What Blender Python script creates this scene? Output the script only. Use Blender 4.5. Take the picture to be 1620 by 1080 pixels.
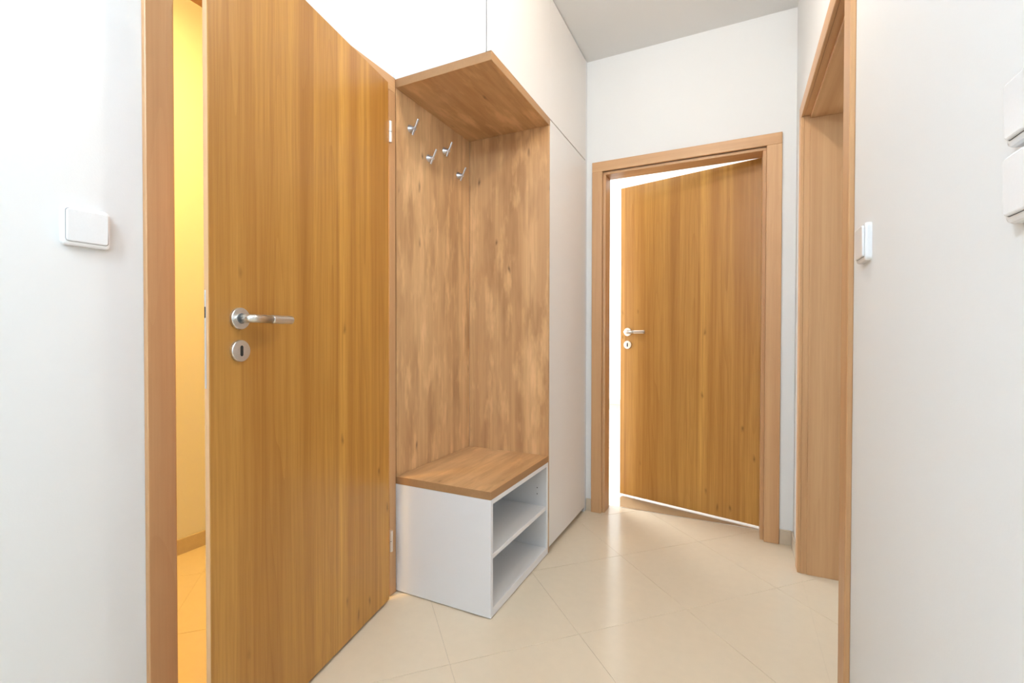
import bpy, bmesh, math
from mathutils import Vector, Matrix

# ------------------------------------------------------------------ reset
for o in list(bpy.data.objects):
    bpy.data.objects.remove(o)
SC = bpy.context.scene
COL = SC.collection
R = math.radians

# ------------------------------------------------------------------ camera
cam_d = bpy.data.cameras.new('camera')
cam_d.sensor_width = 36.0
cam_d.lens = 730.99 / 1620 * 36.0
cam_d.clip_start = 0.02
cam = bpy.data.objects.new('camera', cam_d)
COL.objects.link(cam)
CAM_H = 1.0258
cam.matrix_world = (Matrix.Translation((0, 0, CAM_H)) @ Matrix.Rotation(R(25.887), 4, 'Z')
                    @ Matrix.Rotation(R(90 - 0.7025), 4, 'X') @ Matrix.Rotation(R(0.0916), 4, 'Z'))
SC.camera = cam

# ------------------------------------------------------------------ world, exposure
W = bpy.data.worlds.new('daylight')
SC.world = W
W.use_nodes = True
W.node_tree.nodes['Background'].inputs[0].default_value = (0.78, 0.89, 1.0, 1)
W.node_tree.nodes['Background'].inputs[1].default_value = 1.2
SC.view_settings.view_transform = 'Standard'
SC.view_settings.look = 'None'
SC.view_settings.gamma = 1.0
SC.view_settings.use_curve_mapping = False
SC.view_settings.exposure = 0.63

# ------------------------------------------------------------------ dimensions (metres; camera stands at x=0, y=0)
XL = -1.235      # plaster of the left wall
XP = -1.220      # face of the coat panel / door casing
XF = -0.7905     # front plane of the fitted cupboards
XR = 0.2569      # right wall
YE = 2.630       # end wall
YB = -1.70       # wall behind the camera
H = 2.617        # ceiling
YN, YF = 1.456, 2.020   # niche from / to
WT = 0.14        # wall thickness

def area_light(name, loc, rot, sx, sy, power, color, shape='RECTANGLE', spread=180):
    d = bpy.data.lights.new(name, 'AREA')
    d.shape = shape
    d.size = sx
    if shape in ('RECTANGLE', 'ELLIPSE'):
        d.size_y = sy
    d.energy = power
    d.color = color
    d.spread = R(spread)
    o = bpy.data.objects.new(name, d)
    COL.objects.link(o)
    o.location = loc
    o.rotation_euler = rot
    return o

# daylight entering by windows of rooms around the hall, plus added rear fill
area_light('daylight_far_room', (-3.10, 4.9, 1.45), (0, R(-90), 0), 1.7, 2.2, 190, (0.90, 0.96, 1.0))
area_light('daylight_side_room', (2.70, 2.1, 1.45), (0, R(90), 0), 1.4, 1.6, 12, (0.84, 0.93, 1.0))
area_light('rear_fill', (-0.45, YB + 0.16, 1.45), (R(90), 0, 0), 1.1, 1.5, 1.0, (0.80, 0.90, 1.0))  # cool fill from behind the camera, added with its window

# ------------------------------------------------------------------ materials
def new_mat(name):
    m = bpy.data.materials.new(name)
    m.use_nodes = True
    nt = m.node_tree
    b = nt.nodes['Principled BSDF']
    return m, nt, b

def N(nt, t, **kw):
    n = nt.nodes.new(t)
    for k, v in kw.items():
        if k in n.inputs:
            n.inputs[k].default_value = v
        else:
            setattr(n, k, v)
    return n

def math_n(nt, op, a, b=None, clamp=False):
    n = nt.nodes.new('ShaderNodeMath')
    n.operation = op
    n.use_clamp = clamp
    for i, v in enumerate((a, b)):
        if v is None:
            continue
        if isinstance(v, (int, float)):
            n.inputs[i].default_value = v
        else:
            nt.links.new(v, n.inputs[i])
    return n.outputs[0]

def maprange(nt, v, a, b, c, d):
    n = nt.nodes.new('ShaderNodeMapRange')
    nt.links.new(v, n.inputs[0])
    for i, x in enumerate((a, b, c, d)):
        n.inputs[i + 1].default_value = x
    return n.outputs[0]

def mixc(nt, f, a, b, blend='MIX'):
    n = nt.nodes.new('ShaderNodeMix')
    n.data_type = 'RGBA'
    n.blend_type = blend
    n.clamp_factor = True
    for sock, v in ((n.inputs[0], f), (n.inputs[6], a), (n.inputs[7], b)):
        if isinstance(v, (int, float)):
            sock.default_value = v
        elif isinstance(v, tuple):
            sock.default_value = (*v[:3], 1)
        else:
            nt.links.new(v, sock)
    return n.outputs[2]

def plain(name, color, rough=0.5, metal=0.0, spec=0.5, noise=0.0, bump=0.0, bscale=300):
    m, nt, b = new_mat(name)
    b.inputs['Base Color'].default_value = (*color, 1)
    b.inputs['Roughness'].default_value = rough
    b.inputs['Metallic'].default_value = metal
    b.inputs['Specular IOR Level'].default_value = spec
    tc = N(nt, 'ShaderNodeTexCoord')
    nz = N(nt, 'ShaderNodeTexNoise', Scale=bscale, Detail=3.0)
    nt.links.new(tc.outputs['Object'], nz.inputs['Vector'])
    if noise:
        c = mixc(nt, maprange(nt, nz.outputs[0], 0.3, 0.7, 0, 1),
                 tuple(x * (1 - noise) for x in color), tuple(min(1, x * (1 + noise)) for x in color))
        nt.links.new(c, b.inputs['Base Color'])
    if bump:
        bp = N(nt, 'ShaderNodeBump', Strength=bump, Distance=0.001)
        nt.links.new(nz.outputs[0], bp.inputs['Height'])
        nt.links.new(bp.outputs[0], b.inputs['Normal'])
    return m

def wood(name, light, dark, axis='Z', across='X', strip=0.0, strip_amt=0.12, rings=7.0, ring_amt=0.35,
         knots=0.0, pores=0.25, blotch=0.0, rough=0.4, coat=0.0, seed=0.0, spec=0.5, coat_rough=0.25):
    """Veneer: grain runs along `axis`; `across` is the broad axis of the strips."""
    m, nt, b = new_mat(name)
    L = nt.links.new
    tc = N(nt, 'ShaderNodeTexCoord')
    off = N(nt, 'ShaderNodeMapping')
    off.inputs['Location'].default_value = (seed, seed * 0.7, seed * 1.3)
    L(tc.outputs['Object'], off.inputs['Vector'])
    P = off.outputs[0]
    def scaled(al, ac):
        mp = N(nt, 'ShaderNodeMapping')
        mp.inputs['Scale'].default_value = tuple(al if k == axis else ac for k in 'XYZ')
        L(P, mp.inputs['Vector'])
        return mp.outputs[0]
    # slow tonal drift over the board
    n1 = N(nt, 'ShaderNodeTexNoise', Scale=1.0, Detail=2.0, Roughness=0.5)
    L(scaled(0.35, 7.0), n1.inputs['Vector'])
    # growth rings: contour lines of a stretched noise -> cathedral figure
    n2 = N(nt, 'ShaderNodeTexNoise', Scale=1.0, Detail=1.5, Roughness=0.45, Distortion=0.3)
    L(scaled(0.30, 6.0), n2.inputs['Vector'])
    ring = math_n(nt, 'FRACT', math_n(nt, 'MULTIPLY', n2.outputs[0], rings * 3.0))
    ring = math_n(nt, 'POWER', ring, 5.0)
    # fine fibres
    n3 = N(nt, 'ShaderNodeTexNoise', Scale=1.0, Detail=4.0, Roughness=0.65)
    L(scaled(4.0, 160.0), n3.inputs['Vector'])
    fib = maprange(nt, n3.outputs[0], 0.42, 0.72, 0, 1)
    n4 = N(nt, 'ShaderNodeTexNoise', Scale=1.0, Detail=2.0, Roughness=0.6)
    L(scaled(0.7, 48.0), n4.inputs['Vector'])
    n6 = N(nt, 'ShaderNodeTexNoise', Scale=1.0, Detail=2.0, Roughness=0.5)
    L(scaled(0.25, 17.0), n6.inputs['Vector'])
    streak = maprange(nt, n6.outputs[0], 0.46, 0.68, 0, 1)
    mid = maprange(nt, n4.outputs[0], 0.45, 0.75, 0, 1)
    tone = maprange(nt, n1.outputs[0], 0.32, 0.68, 0.0, 1.0)
    midc = tuple(0.5 * (x + y) for x, y in zip(light, dark))
    col = mixc(nt, tone, light, midc)
    # ring visibility varies slowly
    vis = maprange(nt, n1.outputs[0], 0.40, 0.62, 0.25, 1.0)
    rf = math_n(nt, 'MULTIPLY', math_n(nt, 'MULTIPLY', ring, ring_amt), vis, True)
    col = mixc(nt, rf, col, dark)
    col = mixc(nt, math_n(nt, 'MULTIPLY', fib, pores, True), col, dark)
    col = mixc(nt, math_n(nt, 'MULTIPLY', mid, pores * 1.1, True), col, dark)
    col = mixc(nt, math_n(nt, 'MULTIPLY', streak, pores * 1.3, True), col, dark)
    if strip:
        sx = N(nt, 'ShaderNodeSeparateXYZ')
        L(P, sx.inputs[0])
        q = math_n(nt, 'FLOOR', math_n(nt, 'DIVIDE', sx.outputs['XYZ'.index(across)], strip))
        wn = N(nt, 'ShaderNodeTexWhiteNoise')
        wn.noise_dimensions = '1D'
        L(q, wn.inputs['W'])
        col = mixc(nt, math_n(nt, 'MULTIPLY', wn.outputs[0], strip_amt, True), col, tuple(x * 0.72 for x in dark))
    if blotch:
        n5 = N(nt, 'ShaderNodeTexNoise', Scale=1.0, Detail=3.0, Roughness=0.6)
        L(scaled(2.4, 13.0), n5.inputs['Vector'])
        col = mixc(nt, math_n(nt, 'MULTIPLY', maprange(nt, n5.outputs[0], 0.47, 0.66, 0, 1), blotch, True), col,
                   tuple(x * 0.85 for x in dark))
        n7 = N(nt, 'ShaderNodeTexNoise', Scale=1.0, Detail=3.0, Roughness=0.6)
        L(scaled(5.0, 20.0), n7.inputs['Vector'])
        col = mixc(nt, math_n(nt, 'MULTIPLY', maprange(nt, n7.outputs[0], 0.52, 0.70, 0, 1), 0.45, True), col,
                   tuple(min(1.0, x * 1.18) for x in light))
    if knots:
        vo = N(nt, 'ShaderNodeTexVoronoi', Scale=1.0, Randomness=1.0)
        warp = N(nt, 'ShaderNodeTexNoise', Scale=9.0, Detail=2.0)
        L(P, warp.inputs['Vector'])
        sc = scaled(4.2, 11.0)
        wadd = N(nt, 'ShaderNodeVectorMath')
        wadd.operation = 'MULTIPLY_ADD'
        wadd.inputs[1].default_value = (0.35, 0.35, 0.35)
        L(warp.outputs['Color'], wadd.inputs[0])
        L(sc, wadd.inputs[2])
        L(wadd.outputs[0], vo.inputs['Vector'])
        k = maprange(nt, vo.outputs['Distance'], 0.02, 0.12, 1.0, 0.0)
        k = math_n(nt, 'MULTIPLY', math_n(nt, 'POWER', k, 1.6), knots, True)
        col = mixc(nt, k, col, tuple(x * 0.33 for x in dark))
    L(col, b.inputs['Base Color'])
    b.inputs['Roughness'].default_value = rough
    b.inputs['Specular IOR Level'].default_value = spec
    b.inputs['Coat Weight'].default_value = coat
    b.inputs['Coat Roughness'].default_value = coat_rough
    bp = N(nt, 'ShaderNodeBump', Strength=0.06, Distance=0.0006)
    L(n3.outputs[0], bp.inputs['Height'])
    L(bp.outputs[0], b.inputs['Normal'])
    return m

M = {}
M['plaster'] = plain('white_plaster', (0.80, 0.80, 0.79), 0.85, spec=0.25, bump=0.10, bscale=260)
M['ceiling'] = plain('ceiling_paint', (0.78, 0.775, 0.765), 0.9, spec=0.2, bump=0.08, bscale=260)
M['tile'] = plain('beige_tile', (0.76, 0.645, 0.485), 0.19, spec=0.5, noise=0.012, bscale=30)
M['grout'] = plain('beige_grout', (0.68, 0.58, 0.45), 0.8, noise=0.05)
M['skirting'] = plain('beige_skirting_tile', (0.60, 0.50, 0.38), 0.3, noise=0.04, bscale=40)
M['white'] = plain('white_laminate', (0.80, 0.80, 0.81), 0.38, spec=0.45, bump=0.03, bscale=900)
M['warm_front'] = plain('warm_lit_front_laminate', (0.80, 0.765, 0.73), 0.38, spec=0.45, bump=0.03, bscale=900)  # white fronts with the warm lamplight tint put into their colour
M['white_in'] = plain('white_inner_laminate', (0.80, 0.79, 0.785), 0.42, spec=0.4, bump=0.03, bscale=900)
M['plastic'] = plain('white_plastic', (0.84, 0.85, 0.86), 0.25, noise=0.01)
M['steel'] = plain('brushed_steel', (0.70, 0.69, 0.665), 0.32, metal=1.0, noise=0.06, bscale=500)
M['hook_metal'] = plain('satin_hook_metal', (0.66, 0.72, 0.80), 0.28, metal=0.9, noise=0.04, bscale=400)
M['hinge'] = plain('hinge_metal', (0.80, 0.72, 0.64), 0.35, metal=0.8, noise=0.04, bscale=400)
M['dark'] = plain('dark_hole', (0.012, 0.011, 0.010), 0.7, noise=0.05)
M['seam'] = plain('switch_seam', (0.16, 0.17, 0.18), 0.7, noise=0.03)
M['toe'] = plain('toe_board', (0.45, 0.36, 0.26), 0.6, noise=0.05)
M['laminate'] = wood('far_room_laminate', (0.52, 0.38, 0.24), (0.40, 0.27, 0.15), axis='X', across='Y', strip=0.19,
                     rough=0.06, ring_amt=0.2, pores=0.12, coat=1.0, coat_rough=0.05)
M['door'] = wood('door_veneer', (0.73, 0.390, 0.090), (0.34, 0.128, 0.019), strip=0.118, strip_amt=0.42, rings=6.5,
                 ring_amt=0.38, knots=0.6, pores=0.42, rough=0.36, seed=3.1)
M['frame'] = wood('frame_veneer', (0.68, 0.415, 0.210), (0.45, 0.225, 0.092), rings=5.0, ring_amt=0.25, pores=0.26,
                  rough=0.42, seed=7.7)
M['frame_h'] = wood('frame_veneer_header', (0.68, 0.415, 0.210), (0.45, 0.225, 0.092), axis='X', rings=5.0, ring_amt=0.25,
                    pores=0.26, rough=0.42, seed=9.2)
M['frame_hy'] = wood('frame_veneer_header_along_hall', (0.68, 0.415, 0.210), (0.45, 0.225, 0.092), axis='Y', rings=5.0,
                     ring_amt=0.25, pores=0.26, rough=0.42, seed=4.2)
OAKL, OAKD = (0.78, 0.495, 0.250), (0.39, 0.198, 0.080)
M['oak_v'] = wood('oak_decor_upright', OAKL, OAKD, strip=0.135, strip_amt=0.16, across='Y', rings=4.5, ring_amt=0.18,
                  knots=0.8, pores=0.30, blotch=0.6, rough=0.42, seed=1.3)
M['oak_x'] = wood('oak_decor_side', OAKL, OAKD, strip=0.135, strip_amt=0.16, across='X', rings=4.5, ring_amt=0.18,
                  knots=0.8, pores=0.30, blotch=0.6, rough=0.42, seed=5.9)
M['oak_y'] = wood('oak_decor_flat', OAKL, OAKD, axis='Y', across='X', strip=0.15, strip_amt=0.14, rings=4.5,
                  ring_amt=0.22, knots=0.7, pores=0.22, blotch=0.45, rough=0.38, seed=2.4)
M['oak_edge'] = wood('oak_edge_band', (0.42, 0.235, 0.105), (0.31, 0.155, 0.065), axis='Y', rings=4.0, ring_amt=0.2, pores=0.22,
                     rough=0.5, seed=6.1)

def emit_mat(name, color, strength):
    m, nt, b = new_mat(name)
    b.inputs['Base Color'].default_value = (0.8, 0.8, 0.8, 1)
    b.inputs['Emission Color'].default_value = (*color, 1)
    b.inputs['Emission Strength'].default_value = strength
    return m

def glass_mat():
    m, nt, b = new_mat('window_glass')
    out = nt.nodes['Material Output']
    tr = N(nt, 'ShaderNodeBsdfTransparent')
    gl = N(nt, 'ShaderNodeBsdfGlossy', Roughness=0.02)
    mx = N(nt, 'ShaderNodeMixShader')
    mx.inputs[0].default_value = 0.06
    nt.links.new(tr.outputs[0], mx.inputs[1])
    nt.links.new(gl.outputs[0], mx.inputs[2])
    nt.links.new(mx.outputs[0], out.inputs[0])
    return m
M['glass'] = glass_mat()

# ------------------------------------------------------------------ mesh helpers
def add_box(bm, lo, hi, bevel=0.0, seg=1):
    lo, hi = Vector(lo), Vector(hi)
    for i in range(3):
        if lo[i] > hi[i]:
            lo[i], hi[i] = hi[i], lo[i]
    vs = [bm.verts.new((x, y, z)) for x in (lo.x, hi.x) for y in (lo.y, hi.y) for z in (lo.z, hi.z)]
    fs = [bm.faces.new([vs[i] for i in q]) for q in
          ((0, 1, 3, 2), (4, 6, 7, 5), (0, 4, 5, 1), (2, 3, 7, 6), (0, 2, 6, 4), (1, 5, 7, 3))]
    if bevel > 0:
        es = list({e for f in fs for e in f.edges})
        bmesh.ops.bevel(bm, geom=es, offset=bevel, segments=seg, profile=0.5, affect='EDGES')

def boxes(*bs, bevel=0.0, seg=1):
    bm = bmesh.new()
    for lo, hi in bs:
        add_box(bm, lo, hi, bevel, seg)
    return bm

def obj(name, bm, mat, parent=None, loc=None, smooth=False, off=None):
    """Link a bmesh as one object. `off`: world point the mesh coordinates are re-based to (the parent's base)."""
    if off is not None:
        bmesh.ops.translate(bm, verts=bm.verts, vec=-Vector(off))
    bmesh.ops.recalc_face_normals(bm, faces=bm.faces)
    me = bpy.data.meshes.new(name)
    bm.to_mesh(me)
    bm.free()
    if smooth:
        for p in me.polygons:
            p.use_smooth = True
    me.materials.append(M[mat] if isinstance(mat, str) else mat)
    o = bpy.data.objects.new(name, me)
    COL.objects.link(o)
    if parent is not None:
        o.parent = parent
    if loc is not None:
        o.location = loc
    return o

def tag(o, label, cat, group=None, kind=None):
    o['label'] = label
    o['category'] = cat
    if group:
        o['group'] = group
    if kind:
        o['kind'] = kind
    return o

def thing(name, loc, label, cat, rotz=0.0, group=None, kind=None):
    o = bpy.data.objects.new(name, None)
    o.empty_display_size = 0.05
    COL.objects.link(o)
    o.location = loc
    o.rotation_euler = (0, 0, rotz)
    return tag(o, label, cat, group, kind)

def tube(bm, pts, rad, n=16, cap_round=0.0):
    """Round bar along a polyline; rad may be a list."""
    pts = [Vector(p) for p in pts]
    rad = rad if isinstance(rad, (list, tuple)) else [rad] * len(pts)
    rings = []
    up = None
    for i, p in enumerate(pts):
        a = pts[max(i - 1, 0)]
        c = pts[min(i + 1, len(pts) - 1)]
        t = (c - a).normalized()
        if up is None:
            up = Vector((0, 0, 1)) if abs(t.z) < 0.9 else Vector((0, 1, 0))
        s = t.cross(up).normalized()
        u = s.cross(t).normalized()
        up = u
        rings.append([bm.verts.new(p + rad[i] * (math.cos(2 * math.pi * k / n) * s + math.sin(2 * math.pi * k / n) * u))
                      for k in range(n)])
    for r0, r1 in zip(rings, rings[1:]):
        for k in range(n):
            bm.faces.new((r0[k], r0[(k + 1) % n], r1[(k + 1) % n], r1[k]))
    bm.faces.new(rings[0])
    bm.faces.new(rings[-1][::-1])

def lathe(bm, profile, center, axis, n=32):
    """profile: (radius, height) pairs, revolved about `axis` through `center`; closed at both ends."""
    ax = Vector(axis).normalized()
    s = ax.cross(Vector((0, 0, 1)) if abs(ax.z) < 0.9 else Vector((1, 0, 0))).normalized()
    u = ax.cross(s)
    c = Vector(center)
    rings = [[bm.verts.new(c + ax * h + max(r, 1e-5) * (math.cos(2 * math.pi * k / n) * s + math.sin(2 * math.pi * k / n) * u))
              for k in range(n)] for r, h in profile]
    for r0, r1 in zip(rings, rings[1:]):
        for k in range(n):
            bm.faces.new((r0[k], r0[(k + 1) % n], r1[(k + 1) % n], r1[k]))
    bm.faces.new(rings[0][::-1])
    bm.faces.new(rings[-1])

def rounded_prism(bm, cx, cz, w, h, r, y0, y1, n=5, bev=0.0):
    """Rounded rectangle in local xz, extruded from y0 to y1; front edge (y1) eased by bev."""
    def loop(w, h, r, y):
        out = []
        for sx, sz, a0 in ((1, 1, 0), (-1, 1, 90), (-1, -1, 180), (1, -1, 270)):
            for k in range(n + 1):
                a = R(a0 + 90 * k / n)
                out.append(bm.verts.new((cx + sx * (w / 2 - r) + r * math.cos(a), y, cz + sz * (h / 2 - r) + r * math.sin(a))))
        return out
    ls = [loop(w, h, r, y0)]
    if bev:
        d = 1 if y1 > y0 else -1
        ls.append(loop(w, h, r, y1 - d * bev))
        ls.append(loop(w - bev * 0.6, h - bev * 0.6, max(r - bev * 0.3, 1e-4), y1 - d * bev * 0.3))
        ls.append(loop(w - 2 * bev, h - 2 * bev, max(r - bev, 1e-4), y1))
    else:
        ls.append(loop(w, h, r, y1))
    m = len(ls[0])
    for a, b in zip(ls, ls[1:]):
        for k in range(m):
            bm.faces.new((a[k], a[(k + 1) % m], b[(k + 1) % m], b[k]))
    bm.faces.new(ls[0][::-1])
    bm.faces.new(ls[-1])

# ------------------------------------------------------------------ the room shell
def struct(name, bm, mat, label, cat):
    return tag(obj(name, bm, mat), label, cat, kind='structure')

XLo = XL - WT                      # other side of left wall
XRo = XR + 0.17
YEo = YE + WT
D1A, D1B, D1H = 0.630, 1.432, 1.985      # rough opening left door
D2A, D2B, D2H = -0.705, 0.145, 1.975     # rough opening far door (x)
D3A, D3B, D3H = 1.430, 2.352, 1.975      # rough opening right

struct('wall_left', boxes(((XLo, YB, 0), (XL, D1A, H)), ((XLo, D1B, 0), (XL, YE, H)), ((XLo, D1A, D1H), (XL, D1B, H))),
       'plaster', 'white plaster wall holding the door that opens on the yellow lit room', 'wall')
struct('wall_end', boxes(((XLo, YE, 0), (D2A, YEo, H)), ((D2B, YE, 0), (XRo, YEo, H)), ((D2A, YE, D2H), (D2B, YEo, H))),
       'plaster', 'white plaster wall at the end of the hall around the far door', 'wall')
struct('wall_right', boxes(((XR, YB, 0), (XRo, D3A, H)), ((XR, D3B, 0), (XRo, YE, H)), ((XR, D3A, D3H), (XRo, D3B, H))),
       'plaster', 'white plaster wall with the open wood-framed passage and light switches', 'wall')
BWX0, BWX1, BWZ0, BWZ1 = -1.0, 0.1, 0.70, 2.20
struct('wall_back', boxes(((XLo, YB - WT, 0), (BWX0, YB, H)), ((BWX1, YB - WT, 0), (XRo, YB, H)),
                          ((BWX0, YB - WT, 0), (BWX1, YB, BWZ0)), ((BWX0, YB - WT, BWZ1), (BWX1, YB, H))),
       'plaster', 'white plaster wall with an added window, closing the near end of the hall', 'wall')
struct('ceiling', boxes(((-3.4, YB - WT, H), (3.0, 7.1, H + 0.12))), 'ceiling',
       'pale grey-white painted ceiling above the hall', 'ceiling')

# side rooms: yellow-lit small room behind the left door, room to the right, bright room at the far end
YX0, YX1, YY0, YY1 = -2.34, XLo, 0.15, 2.05
struct('wall_small_room', boxes(((YX0 - WT, YY0 - WT, 0), (YX0, YY1 + WT, H)), ((YX0, YY0 - WT, 0), (XLo, YY0, H)),
                                ((YX0, YY1, 0), (XLo, YY1 + WT, H))), 'plaster',
       'walls of the small room glowing yellow behind the left door', 'wall')
FX0, FX1, FY1 = -3.20, 1.60, 6.90
FWY0, FWY1, FWZ0, FWZ1 = 3.8, 6.0, 0.60, 2.30
struct('wall_far_room', boxes(((FX0 - WT, FY1, 0), (FX1 + WT, FY1 + WT, H)), ((FX1, YEo, 0), (FX1 + WT, FY1, H)),
                              ((FX0 - WT, YEo, 0), (FX0, FWY0, H)), ((FX0 - WT, FWY1, 0), (FX0, FY1, H)),
                              ((FX0 - WT, FWY0, 0), (FX0, FWY1, FWZ0)), ((FX0 - WT, FWY0, FWZ1), (FX0, FWY1, H)),
                              ((FX0 - WT, YE, 0), (XLo, YEo, H)), ((XRo, YE, 0), (FX1 + WT, YEo, H))), 'plaster',
       'white walls of the bright room behind the far door', 'wall')
SX1, SY0 = 2.80, 0.80
SWY0, SWY1 = 1.3, 2.45
struct('wall_side_room', boxes(((XRo, SY0 - WT, 0), (SX1 + WT, SY0, H)), ((SX1, SY0, 0), (SX1 + WT, SWY0, H)),
                               ((SX1, SWY1, 0), (SX1 + WT, YE, H)), ((SX1, SWY0, 0), (SX1 + WT, SWY1, 0.7)),
                               ((SX1, SWY0, 2.2), (SX1 + WT, SWY1, H)), ((FX1 + WT, YE, 0), (SX1 + WT, YEo, H))), 'plaster',
       'white walls of the side room beyond the right-hand passage', 'wall')

def window(name, plane, c, a0, a1, z0, z1, label):
    """White framed window standing in a wall opening; plane 'x' or 'y' at coordinate c."""
    def P(a, t, z):
        return (c + t, a, z) if plane == 'x' else (a, c + t, z)
    w = thing(name, P((a0 + a1) / 2, 0, z0), label, 'window', kind='structure')
    off = P((a0 + a1) / 2, 0, z0)
    f = 0.06
    bm = boxes((P(a0, -0.03, z0), P(a0 + f, 0.03, z1)), (P(a1 - f, -0.03, z0), P(a1, 0.03, z1)),
               (P(a0 + f, -0.03, z0), P(a1 - f, 0.03, z0 + f)), (P(a0 + f, -0.03, z1 - f), P(a1 - f, 0.03, z1)),
               (P((a0 + a1) / 2 - 0.04, -0.03, z0 + f), P((a0 + a1) / 2 + 0.04, 0.03, z1 - f)))
    obj('window_frame', bm, 'plastic', w, off=off)
    for b0, b1 in ((a0 + f, (a0 + a1) / 2 - 0.04), ((a0 + a1) / 2 + 0.04, a1 - f)):
        obj('pane', boxes((P(b0, -0.004, z0 + f), P(b1, 0.004, z1 - f))), 'glass', w, off=off)
window('window_1', 'x', FX0 - 0.08, FWY0, FWY1, FWZ0, FWZ1, 'white framed window of the bright far room')
window('window_2', 'x', SX1 + 0.08, SWY0, SWY1, 0.7, 2.2, 'white framed window of the side room')
window('added_window', 'y', YB - 0.08, BWX0, BWX1, BWZ0, BWZ1, 'white framed window added unseen at the near end of the hall for cool fill')  # unseen window, added to give the rear fill an opening

# ------------------------------------------------------------------ floor with diagonal tiles
floor = struct('floor', boxes(((YX0, YB, -0.10), (SX1, YEo, -0.0012))), 'grout',
               'glossy beige floor of square tiles laid diagonally', 'floor')
struct('floor_far_room', boxes(((FX0, YEo + 0.001, -0.10), (FX1, FY1, 0.0))), 'laminate',
       'glossy pale floor of the bright far room', 'floor')

def clip(poly, rect):
    x0, x1, y0, y1 = rect
    for ax, lim, sgn in ((0, x0, 1), (0, x1, -1), (1, y0, 1), (1, y1, -1)):
        out = []
        for i in range(len(poly)):
            p, q = poly[i], poly[(i + 1) % len(poly)]
            dp, dq = (p[ax] - lim) * sgn, (q[ax] - lim) * sgn
            if dp >= 0:
                out.append(p)
            if (dp > 0 > dq) or (dp < 0 < dq):
                t = dp / (dp - dq)
                out.append((p[0] + t * (q[0] - p[0]), p[1] + t * (q[1] - p[1])))
        poly = out
        if len(poly) < 3:
            return []
    return poly

TS, JT = 0.4493, 0.0018
U0, V0 = 1.040 / math.sqrt(2), 2.000 / math.sqrt(2)
def tile_mesh(poly):
    bm = bmesh.new()
    e = 0.0003
    cx = sum(p[0] for p in poly) / len(poly)
    cy = sum(p[1] for p in poly) / len(poly)
    top, mid, bot = [], [], []
    for x, y in poly:
        d = math.hypot(x - cx, y - cy) or 1
        top.append(bm.verts.new((x - (x - cx) / d * e, y - (y - cy) / d * e, 0)))
        mid.append(bm.verts.new((x, y, -e)))
        bot.append(bm.verts.new((x, y, -0.0012)))
    n = len(poly)
    bm.faces.new(top)
    for a, b in ((top, mid), (mid, bot)):
        for k in range(n):
            bm.faces.new((a[k], b[k], b[(k + 1) % n], a[(k + 1) % n]))
    return bm
# the rooms the tiles are laid in: hall with its door thresholds, small room, side room
RECTS = [(XL, XR, YB, YE), (D2A, D2B, YE, YEo), (XLo, XL, D1A, D1B), (XR, XRo, D3A, D3B), (YX0, XLo, YY0, YY1), (XRo, SX1, SY0, YE)]
s2 = math.sqrt(2)
for rect in RECTS:
    for i in range(-12, 14):
        for j in range(-12, 12):
            u0, u1 = U0 + i * TS + JT / 2, U0 + (i + 1) * TS - JT / 2
            v0, v1 = V0 + j * TS + JT / 2, V0 + (j + 1) * TS - JT / 2
            quad = [((u - v) / s2, (u + v) / s2) for u, v in ((u0, v0), (u1, v0), (u1, v1), (u0, v1))]
            poly = clip(quad, rect)
            if len(poly) >= 3:
                ar = abs(sum(poly[k][0] * poly[(k + 1) % len(poly)][1] - poly[(k + 1) % len(poly)][0] * poly[k][1]
                             for k in range(len(poly)))) / 2
                if ar > 2e-4:
                    obj('tile', tile_mesh(poly), 'tile', floor)

# ------------------------------------------------------------------ skirting
SK, SKT = 0.072, 0.008
tag(obj('baseboard_end', boxes(((XF + 0.002, YE - SKT, 0), (-0.7575, YE, SK)), ((0.198, YE - SKT, 0), (XR - SKT, YE, SK)), bevel=0.001),
        'skirting'), 'beige tile skirting beside the far door frame', 'baseboard', kind='structure')
tag(obj('baseboard_right', boxes(((XR - SKT, 2.402, 0), (XR, YE - SKT, SK)), ((XR - SKT, YB, 0), (XR, 1.375, SK)), bevel=0.001),
        'skirting'), 'beige tile skirting along the wall with the open passage', 'baseboard', kind='structure')
tag(obj('baseboard_left', boxes(((XL, YB, 0), (XL + SKT, 0.588, SK)), bevel=0.001), 'skirting'),
    'beige tile skirting below the single light switch', 'baseboard', kind='structure')
tag(obj('baseboard_small_room', boxes(((YX0, YY0, 0), (YX0 + SKT, YY1, SK)), bevel=0.001), 'skirting'),
    'beige tile skirting in the small yellow lit room', 'baseboard', kind='structure')
tag(obj('baseboard_far_room', boxes(((FX0, FY1 - 0.012, 0), (FX1, FY1, 0.08)), bevel=0.001), 'skirting'),
    'pale skirting of the bright far room', 'baseboard', kind='structure')

# ------------------------------------------------------------------ door frames
BV = 0.0018
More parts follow.
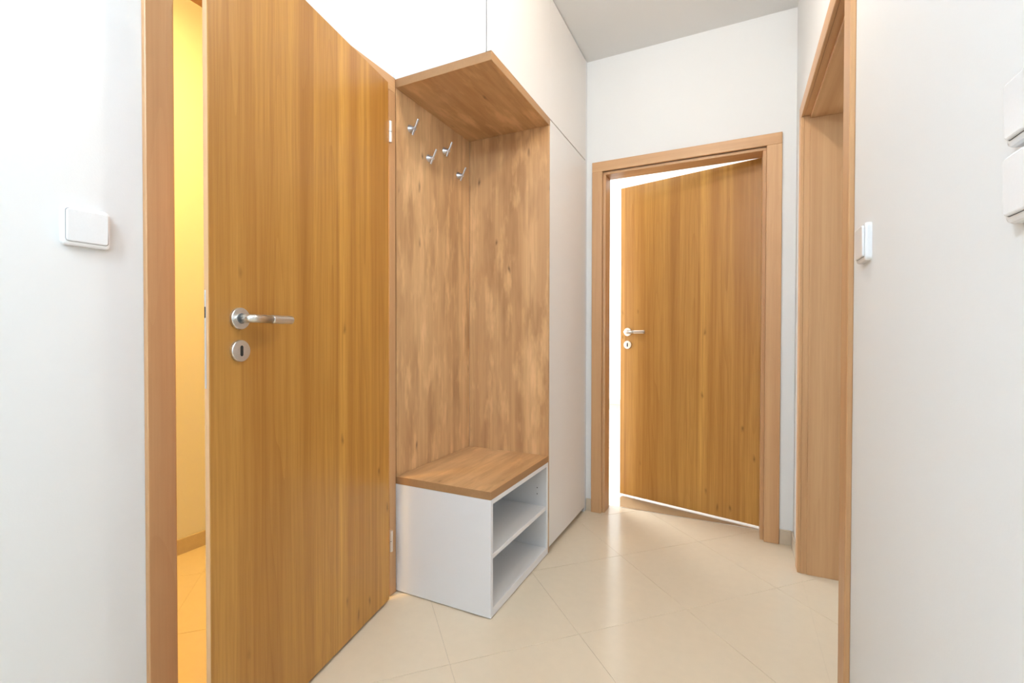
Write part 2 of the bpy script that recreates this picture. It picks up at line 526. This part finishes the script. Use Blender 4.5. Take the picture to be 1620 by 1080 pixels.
# trim_1: frame of the left door (in the left wall)
o1 = (XP, 1.03, 0)
t1 = thing('trim_1', o1, 'brown wood-grain door frame in the left wall, beside the single switch', 'door frame', kind='structure')
c0, c1 = 0.590, 0.651      # near casing leg
e0, e1 = 1.4155, 1.4535    # far casing leg
TH1 = 2.042
obj('casing', boxes(((XL, c0, 0), (XP, c1, TH1 - 0.060)), bevel=BV), 'frame', t1, off=o1)
obj('casing', boxes(((XL, e0, 0), (XP, e1, TH1 - 0.060)), bevel=BV), 'frame', t1, off=o1)
obj('casing_header', boxes(((XL, c0, TH1 - 0.060), (XP, e1, TH1)), bevel=BV), 'frame_hy', t1, off=o1)
for y0, y1, ys in ((D1A, c1 - 0.002, c1 + 0.010), (e0 + 0.002, D1B, e0 - 0.010)):
    lo, hi = min(y0, y1), max(y0, y1)
    obj('jamb', boxes(((XLo - 0.012, lo, 0), (XL, hi, D1H - 0.004))), 'frame', t1, off=o1)
    obj('stop', boxes(((XLo, ys, 0), (XL - 0.030, lo if ys < lo else hi, D1H - 0.020))), 'frame', t1, off=o1)
obj('jamb_header', boxes(((XLo - 0.012, c1, D1H - 0.018), (XL, e0, D1H - 0.004))), 'frame_hy', t1, off=o1)
for y0, y1 in ((c0 - 0.01, c1), (e0, e1 + 0.03)):
    obj('casing', boxes(((XLo - 0.012, y0, 0), (XLo, y1, TH1)), bevel=BV), 'frame', t1, off=o1)

# trim_2: frame of the far door (in the end wall)
o2 = (-0.28, YE - 0.015, 0)
t2 = thing('trim_2', o2, 'light brown wood-grain door frame around the ajar door in the end wall', 'door frame', kind='structure')
A0, A1, B0, B1 = -0.7564, -0.6965, 0.1300, 0.1968
Z0, Z1 = 1.9690, 2.0249
YC = YE - 0.015
obj('casing', boxes(((A0, YC, 0), (A1, YE, Z0)), bevel=BV), 'frame', t2, off=o2)
obj('casing', boxes(((B0, YC, 0), (B1, YE, Z0)), bevel=BV), 'frame', t2, off=o2)
obj('casing_header', boxes(((A0, YC, Z0), (B1, YE, Z1)), bevel=BV), 'frame_h', t2, off=o2)
ST = 0.016   # inner step of the frame
obj('jamb', boxes(((D2A, YE, 0), (A1, YEo, Z0))), 'frame', t2, off=o2)
obj('jamb', boxes(((B0, YE, 0), (D2B, YEo, Z0))), 'frame', t2, off=o2)
obj('stop', boxes(((A1, YE + 0.004, 0), (A1 + ST, YEo - 0.030, Z0 - ST)), bevel=BV), 'frame', t2, off=o2)
obj('stop', boxes(((B0 - ST, YE + 0.004, 0), (B0, YEo - 0.030, Z0 - ST)), bevel=BV), 'frame', t2, off=o2)
obj('stop_header', boxes(((A1, YE + 0.004, Z0 - ST), (B0, YEo - 0.030, Z0)), bevel=BV), 'frame_h', t2, off=o2)
sp = obj('strike_plate', boxes(((A1 - 0.0005, YEo - 0.027, 0.93), (A1 + 0.0015, YEo - 0.004, 1.11))), 'steel', t2, off=o2)
obj('threshold_strip', boxes(((A1, YEo - 0.006, -0.001), (B0, YEo + 0.001, 0.0012))), 'steel', t2, off=o2)
for x0, x1 in ((A0, A1), (B0, B1)):
    obj('casing', boxes(((x0, YEo, 0), (x1, YEo + 0.012, Z1)), bevel=BV), 'frame', t2, off=o2)

# trim_3: frame of the open passage (in the right wall)
XC = XR - 0.0125
o3 = (XC, 1.9, 0)
t3 = thing('trim_3', o3, 'brown wood-grain frame lining the open passage without a door in the right wall', 'door frame', kind='structure')
n0, n1 = 1.377, 1.451
f0, f1 = 2.337, 2.400
P0, P1 = 1.967, 2.025
obj('casing', boxes(((XC, n0, 0), (XR, n1, P0)), bevel=BV), 'frame', t3, off=o3)
obj('casing', boxes(((XC, f0, 0), (XR, f1, P0)), bevel=BV), 'frame', t3, off=o3)
obj('casing_header', boxes(((XC, n0, P0), (XR, f1, P1)), bevel=BV), 'frame_hy', t3, off=o3)
obj('jamb', boxes(((XR, D3A, 0), (XRo + 0.012, n1, P0))), 'frame', t3, off=o3)
obj('jamb', boxes(((XR, f0, 0), (XRo + 0.012, D3B, P0))), 'frame', t3, off=o3)
obj('jamb_header', boxes(((XR, n1, P0), (XRo + 0.012, f0, P0 + 0.008))), 'frame_hy', t3, off=o3)
RS = 0.004
obj('stop', boxes(((XR + 0.022, n1, 0), (XRo + 0.012, n1 + RS, P0 - 0.013)), bevel=0.001), 'frame', t3, off=o3)
obj('stop', boxes(((XR + 0.022, f0 - RS, 0), (XRo + 0.012, f0, P0 - 0.013)), bevel=0.001), 'frame', t3, off=o3)
obj('stop_header', boxes(((XR + 0.022, n1, P0 - 0.013), (XRo + 0.012, f0, P0)), bevel=0.001), 'frame_hy', t3, off=o3)

# ------------------------------------------------------------------ door leaves
def door_furniture(root, xh, yf, s, zh, zk, toward, back=None):
    """Lever on a round rose and a keyhole rose on the face y=yf (outward s); lever points along `toward`."""
    bm = bmesh.new()
    lathe(bm, [(0.0262, 0), (0.0262, 0.0065), (0.0252, 0.0082), (0.0110, 0.0086)], (xh, yf, zh), (0, s, 0), 40)
    rose = obj('handle_rosette', bm, 'steel', root, smooth=False)
    rose['label'] = 'round brushed steel handle rosette'
    bm = bmesh.new()
    lathe(bm, [(0.0125, 0.0080), (0.0125, 0.0092)], (xh, yf, zh), (0, s, 0), 28)
    obj('collar', bm, 'seam', rose)
    bm = bmesh.new()
    pts = [(xh, yf + s * 0.006, zh)]
    for k in range(7):
        a = R(90 * k / 6)
        rr = 0.0075
        pts.append((xh + toward * (rr - rr * math.cos(a)), yf + s * (0.0325 + rr * math.sin(a)), zh))
    pts.append((xh + toward * 0.060, yf + s * 0.040, zh))
    tube(bm, pts, 0.0102, 20)
    lev = obj('lever', bm, 'steel', root, smooth=True)
    lev['label'] = 'brushed steel door lever'
    bm = bmesh.new()
    tube(bm, [(xh + toward * 0.0595, yf + s * 0.040, zh), (xh + toward * 0.0605, yf + s * 0.040, zh),
              (xh + toward * 0.126, yf + s * 0.040, zh), (xh + toward * 0.128, yf + s * 0.040, zh)],
         [0.0102, 0.0110, 0.0110, 0.0092], 20)
    obj('grip', bm, 'steel', lev, smooth=False)
    bm = bmesh.new()
    lathe(bm, [(0.0262, 0), (0.0262, 0.0065), (0.0252, 0.0082), (0.0120, 0.0086)], (xh, yf, zk), (0, s, 0), 40)
    kr = obj('keyhole_rosette', bm, 'steel', root)
    kr['label'] = 'round steel keyhole rosette with dark slot'
    bm = bmesh.new()
    rounded_prism(bm, xh, zk, 0.0085, 0.026, 0.0042, yf + s * 0.0080, yf + s * 0.0089, 6)
    obj('keyhole', bm, 'dark', kr)

# door_1: the left door, ajar into the hall by about 10 degrees.
# Local axes: x runs from the hinge side along the leaf, the visible face is y = 0 looking along local -y.
ANG = 10.0
a = R(ANG)
h1 = (-1.203, 1.413, 0)
# local x -> (sin a, -cos a), local y -> rotated 90 degrees from x: (cos a, sin a) = outward into the hall
rot1 = math.atan2(-math.cos(a), math.sin(a))
d1 = thing('door_1', h1, 'orange-brown wood-grain door with steel lever, ajar before a yellow lit room', 'door', rotz=rot1, kind='structure')
s0, s1, zb, zt = 0.026, 0.787, 0.009, 1.990
LIP, STEP, TK = 0.015, 0.021, 0.040
leaf = obj('leaf', boxes(((s0, -LIP, zb), (s1, 0, zt)), ((s0 + STEP, -TK, zb), (s1 - STEP, -LIP, zt - STEP)), bevel=0.0012), 'door', d1)
edge = obj('edge_band', boxes(((s1 - 0.0002, -LIP + 0.0012, zb + 0.002), (s1 + 0.0006, -0.0016, zt - 0.002))), 'frame', d1)
pl = obj('lock_plate', boxes(((s1 + 0.0004, -0.0128, 0.905), (s1 + 0.0014, -0.0082, 1.128)), bevel=0.0004), 'steel', d1)
obj('latch_slot', boxes(((s1 + 0.0012, -0.0122, 1.065), (s1 + 0.0017, -0.0088, 1.090))), 'dark', pl)
bm = bmesh.new()
add_box(bm, (s1 - 0.022, -0.0240, 1.043), (s1 - 0.012, -0.0170, 1.051), 0.001)
obj('bolt', bm, 'dark', d1)
door_furniture(d1, 0.708, 0.0, 1, 1.0665, 0.9885, -1)
for z in (0.232, 1.805):
    bm = bmesh.new()
    tube(bm, [(0.0185, 0.004, z - 0.040), (0.0185, 0.004, z - 0.0012)], 0.0068, 14)
    hg = obj('hinge', bm, 'hinge', d1, smooth=False)
    bm = bmesh.new()
    tube(bm, [(0.0185, 0.004, z + 0.0012), (0.0185, 0.004, z + 0.040)], 0.0068, 14)
    obj('hinge_barrel', bm, 'hinge', hg)
    bm = bmesh.new()
    tube(bm, [(0.0185, 0.004, z - 0.0012), (0.0185, 0.004, z + 0.0012)], 0.0045, 12)
    obj('hinge_pin', bm, 'dark', hg)

# door_2: the far door, hinged on its right, opening away into the bright room by about 14 degrees
h2 = (0.128, 2.774, 0)
ANG2 = 14.1
d2 = thing('door_2', h2, 'orange-brown wood-grain door standing ajar in the end wall', 'door', rotz=R(180 - ANG2), kind='structure')
# local x -> (-cos, sin); local y -> (-sin, -cos) = towards the hall
obj('leaf', boxes(((0.002, -0.040, 0.014), (0.822, 0, 1.968)), bevel=0.0012), 'door', d2)
obj('edge_band', boxes(((0.8218, -0.038, 0.014), (0.8226, -0.002, 1.966))), 'frame', d2)
door_furniture(d2, 0.770, 0.0, 1, 1.0510, 0.9700, -1)

# ------------------------------------------------------------------ coat panel with hooks
oc = (XP, YN, 0.463)
cp = thing('coat_panel', oc, 'upright oak-look back panel with four coat hooks inside the niche', 'coat rack')
obj('board', boxes(((XL + 0.001, YN + 0.001, 0.4635), (XP, YF, 2.0065)), bevel=0.0006), 'oak_v', cp, off=oc)
for y, z in ((1.545, 1.880), (1.672, 1.803), (1.795, 1.879), (1.914, 1.803)):
    bm = bmesh.new()
    # conical stem screwed to the board
    lathe(bm, [(0.0165, 0), (0.0150, 0.004), (0.0100, 0.016), (0.0070, 0.027)], (XP, y, z), (1, 0, -0.10), 20)
    hk = obj('coat_hook', bm, 'hook_metal', cp, off=oc)
    hk['label'] = 'small satin metal coat hook'
    bm = bmesh.new()
    add_box(bm, (-0.0020, -0.0045, -0.030), (0.0020, 0.0045, 0.037), 0.0010, 2)
    bmesh.ops.rotate(bm, verts=bm.verts, cent=(0, 0, 0), matrix=Matrix.Rotation(R(27), 3, 'Y'))
    bmesh.ops.translate(bm, verts=bm.verts, vec=(XP + 0.0255, y, z))
    obj('prong', bm, 'hook_metal', hk, off=oc)

# ------------------------------------------------------------------ shoe bench
ob = ((XL + XF) / 2, (YN + YF) / 2, 0)
bench = thing('shoe_bench', ob, 'white shoe bench with two open shelves and an oak-look seat top', 'bench')
ZB, ZT = 0.4334, 0.4631
pt = 0.018
XBK = XL + 0.004
def bpart(name, lo, hi, mat, bev=0.0008):
    return obj(name, boxes((lo, hi), bevel=bev), mat, bench, off=ob)
st = bpart('seat_top', (XBK, YN, ZB), (XF, YF, ZT), 'oak_y', 0.0007)
bpart('edge_band', (XBK + 0.001, YN - 0.0006, ZB + 0.0006), (XF - 0.0004, YN + 0.0004, ZT - 0.0006), 'oak_edge', 0)
bpart('edge_band', (XF - 0.0004, YN + 0.0004, ZB + 0.0006), (XF + 0.0006, YF - 0.0004, ZT - 0.0006), 'oak_edge', 0)
bpart('side_panel', (XBK, YN, 0.004), (XF, YN + pt, ZB - 0.0003), 'white')
sp2 = bpart('side_panel', (XBK, YF - pt, 0.004), (XF, YF, ZB - 0.0003), 'white')
bpart('top_rail', (XBK, YN + pt, ZB - 0.0185), (XF, YF - pt, ZB - 0.0005), 'white_in')
bpart('bottom_board', (XBK, YN + pt, 0.004), (XF, YF - pt, 0.036), 'white_in')
bpart('shelf', (XBK + 0.012, YN + pt, 0.212), (XF - 0.003, YF - pt, 0.230), 'white_in')
bpart('back_panel', (XBK, YN + pt, 0.036), (XBK + 0.010, YF - pt, ZB - 0.0185), 'white_in')
for z in (0.312, 0.283, 0.190):
    bm = bmesh.new()
    lathe(bm, [(0.0024, 0), (0.0024, 0.0008)], (XF - 0.048, YF - pt, z), (0, -1, 0), 10)
    obj('shelf_pin_hole', bm, 'dark', sp2, off=ob)

# ------------------------------------------------------------------ overhead cabinet over the niche and the wardrobe
oo = ((XL + XF) / 2, YN, 2.0069)
oh = thing('overhead_cabinet', oo, 'white overhead cabinet up to the ceiling with an oak-look bottom board', 'cabinet')
ZS0, ZS1 = 2.0069, 2.0402
YW1 = 2.600
def opart(name, lo, hi, mat, bev=0.0008):
    return obj(name, boxes((lo, hi), bevel=bev), mat, oh, off=oo)
opart('bottom_board', (XL, YN, ZS0), (XF, YF + 0.012, ZS1), 'oak_y', 0.0007)
opart('edge_band', (XL + 0.001, YN - 0.0006, ZS0 + 0.0006), (XF - 0.0004, YN + 0.0004, ZS1 - 0.0006), 'oak_edge', 0)
opart('edge_band', (XF - 0.0004, YN + 0.0004, ZS0 + 0.0006), (XF + 0.0006, YF + 0.0116, ZS1 - 0.0006), 'oak_edge', 0)
opart('side_panel', (XL, YN + 0.0005, ZS1 + 0.0003), (XF - 0.0220, YN + pt, H - 0.001), 'white')
opart('body', (XL, YN + pt, ZS1 + 0.0003), (XF - 0.0205, YW1, H - 0.001), 'white')
opart('door', (XF - 0.0188, YN + 0.0005, ZS1 + 0.0015), (XF, YF + 0.0115, H - 0.006), 'warm_front', 0.0008)
opart('door', (XF - 0.0190, YF + 0.0120, ZS1 + 0.0015), (XF, YW1 - 0.001, H - 0.006), 'warm_front', 0.0008)

# ------------------------------------------------------------------ tall wardrobe
ow = ((XL + XF) / 2, YF, 0)
wd = thing('tall_wardrobe', ow, 'tall narrow white wardrobe with a plain handleless door beside the niche', 'wardrobe')
def wpart(name, lo, hi, mat, bev=0.0008):
    return obj(name, boxes((lo, hi), bevel=bev), mat, wd, off=ow)
sp = wpart('side_panel', (XP, YF + 0.0002, 0.004), (XF, YF + 0.0120, ZS0 - 0.0004), 'oak_x')
sp['label'] = 'oak-look side panel closing the niche'
wpart('body', (XL, YF + 0.0125, 0.030), (XF - 0.0205, YW1, ZS1 - 0.003), 'white')
wpart('door', (XF - 0.0190, YF + 0.0140, 0.027), (XF, YW1 - 0.001, ZS1 - 0.0035), 'warm_front')
wpart('toe_board', (XF - 0.050, YF + 0.0125, 0.0), (XF - 0.034, YW1, 0.030), 'toe')
wpart('filler_strip', (XF - 0.0190, YW1, 0.0), (XF - 0.0015, YE, H), 'white')

# ------------------------------------------------------------------ switches on the walls
def wall_switch(name, loc, rotz, label, w=0.081, h=0.081, group=None, rockers=((0, 0.001, 0.070, 0.066),), tilt=-3.5, deep=0.012):
    """Local +y points out of the wall; rockers: (cx, cz, w, h)."""
    t = thing(name, loc, label, 'light switch', rotz=rotz, group=group)
    bm = bmesh.new()
    rounded_prism(bm, 0, 0, w, h, 0.010, 0, deep, 6, bev=0.0045)
    obj('switch_frame', bm, 'plastic', t, smooth=False)
    for cx, cz, rw, rh in rockers:
        bm = bmesh.new()
        rounded_prism(bm, cx, cz, rw + 0.0016, rh + 0.0016, 0.006, deep - 0.001, deep + 0.0002, 5)
        g = obj('seam', bm, 'seam', t)
        bm = bmesh.new()
        rounded_prism(bm, 0, 0, rw, rh, 0.0055, -0.002, 0.0042, 5, bev=0.0020)
        bmesh.ops.rotate(bm, verts=bm.verts, cent=(0, 0, 0), matrix=Matrix.Rotation(R(tilt), 3, 'X'))
        bmesh.ops.translate(bm, verts=bm.verts, vec=(cx, deep, cz))
        obj('rocker', bm, 'plastic', t)
    return t
wall_switch('light_switch', (XL, 0.4845, 1.2500), R(-90), 'single white rocker switch on the wall beside the ajar wooden door')
wall_switch('light_switch', (XR, 1.2535, 1.2290), R(90), 'white rocker switch close to the frame of the open passage', tilt=-1.0)
wall_switch('light_switch', (XR, 0.6050, 1.2490), R(90), 'white rocker switch directly above another one on the bare wall',
            h=0.069, rockers=((0, 0.001, 0.068, 0.056),), tilt=-1.5)
wall_switch('light_switch', (XR, 0.6050, 1.1740), R(90), 'white rocker switch directly below another one on the bare wall',
            h=0.071, rockers=((0, 0.001, 0.068, 0.058),), tilt=-1.5)

# ------------------------------------------------------------------ lamps
def ceiling_lamp(loc, r, power, color, label, group=None):
    t = thing('ceiling_lamp', loc, label, 'ceiling lamp')
    bm = bmesh.new()
    lathe(bm, [(r, 0), (r, -0.022), (r * 0.97, -0.026)], (0, 0, 0), (0, 0, 1), 40)
    obj('lamp_base', bm, 'plastic', t)
    bm = bmesh.new()
    lathe(bm, [(r * 0.95, -0.0262), (r * 0.93, -0.040), (r * 0.80, -0.052), (r * 0.45, -0.060), (r * 0.05, -0.062)], (0, 0, 0), (0, 0, 1), 40)
    obj('diffuser', bm, emit_mat('lamp_diffuser', color, 3.0), t, smooth=True)
    l = area_light('lamp_light', (loc[0], loc[1], loc[2] - 0.066), (0, 0, 0), r * 1.7, r * 1.7, power, color, 'DISK')
    l.parent = t
    l.matrix_parent_inverse = Matrix.Translation(Vector(loc)).inverted()
    return t
def pendant_bulb(loc, zb, strength, color, label, r=0.032):
    """Bare bulb hanging on its cord: canopy at the ceiling, cord, socket, glowing bulb."""
    t = thing('pendant_bulb', loc, label, 'pendant lamp')
    bm = bmesh.new()
    lathe(bm, [(0.045, 0), (0.045, -0.012), (0.012, -0.030)], (0, 0, 0), (0, 0, 1), 28)
    obj('canopy', bm, 'plastic', t)
    d = zb - loc[2]
    bm = bmesh.new()
    tube(bm, [(0, 0, -0.028), (0, 0, d + r + 0.068)], 0.003, 8)
    obj('cord', bm, 'plastic', t)
    bm = bmesh.new()
    lathe(bm, [(0.008, d + r + 0.070), (0.018, d + r + 0.063), (0.019, d + r + 0.018), (0.016, d + r + 0.011)], (0, 0, 0), (0, 0, 1), 24)
    obj('socket', bm, 'plastic', t)
    bm = bmesh.new()
    prof = [(0.013, d + r + 0.014), (0.015, d + r + 0.008)]
    for k in range(3, 13):
        a = R(180 * k / 12)
        prof.append((max(r * math.sin(a), 0.0005), d + r * math.cos(a)))
    lathe(bm, prof, (0, 0, 0), (0, 0, 1), 28)
    obj('bulb', bm, emit_mat('glowing_bulb', color, strength), t, smooth=True)
    return t
pendant_bulb((-0.13, 1.30, H), 2.40, 270, (1.0, 0.90, 0.78), 'bare white bulb hanging on a cord before the overhead cabinet')
pendant_bulb((-0.72, -0.62, H), 2.31, 150, (0.73, 0.87, 1.0), 'unseen opal globe on a cord, added in place of bounced flash', 0.08)  # added globe standing in for flash bounced off the wall behind
ceiling_lamp((-1.72, 0.75, H), 0.12, 21, (1.0, 0.61, 0.16), 'round warm yellow ceiling lamp of the small room')

# ------------------------------------------------------------------ small fitting high on the left wall, above the door
fw = thing('wall_fitting', (XL, 1.105, 2.150), 'small dark grey round fitting on the wall above the ajar door', 'wall fitting')
bm = bmesh.new()
lathe(bm, [(0.017, 0), (0.017, 0.004), (0.013, 0.008)], (0, 0, 0), (1, 0, 0), 24)
obj('base', bm, 'seam', fw)
bm = bmesh.new()
lathe(bm, [(0.008, 0.007), (0.008, 0.016), (0.005, 0.020)], (0, 0, 0), (1, 0, 0), 20)
obj('cap', bm, 'seam', fw)
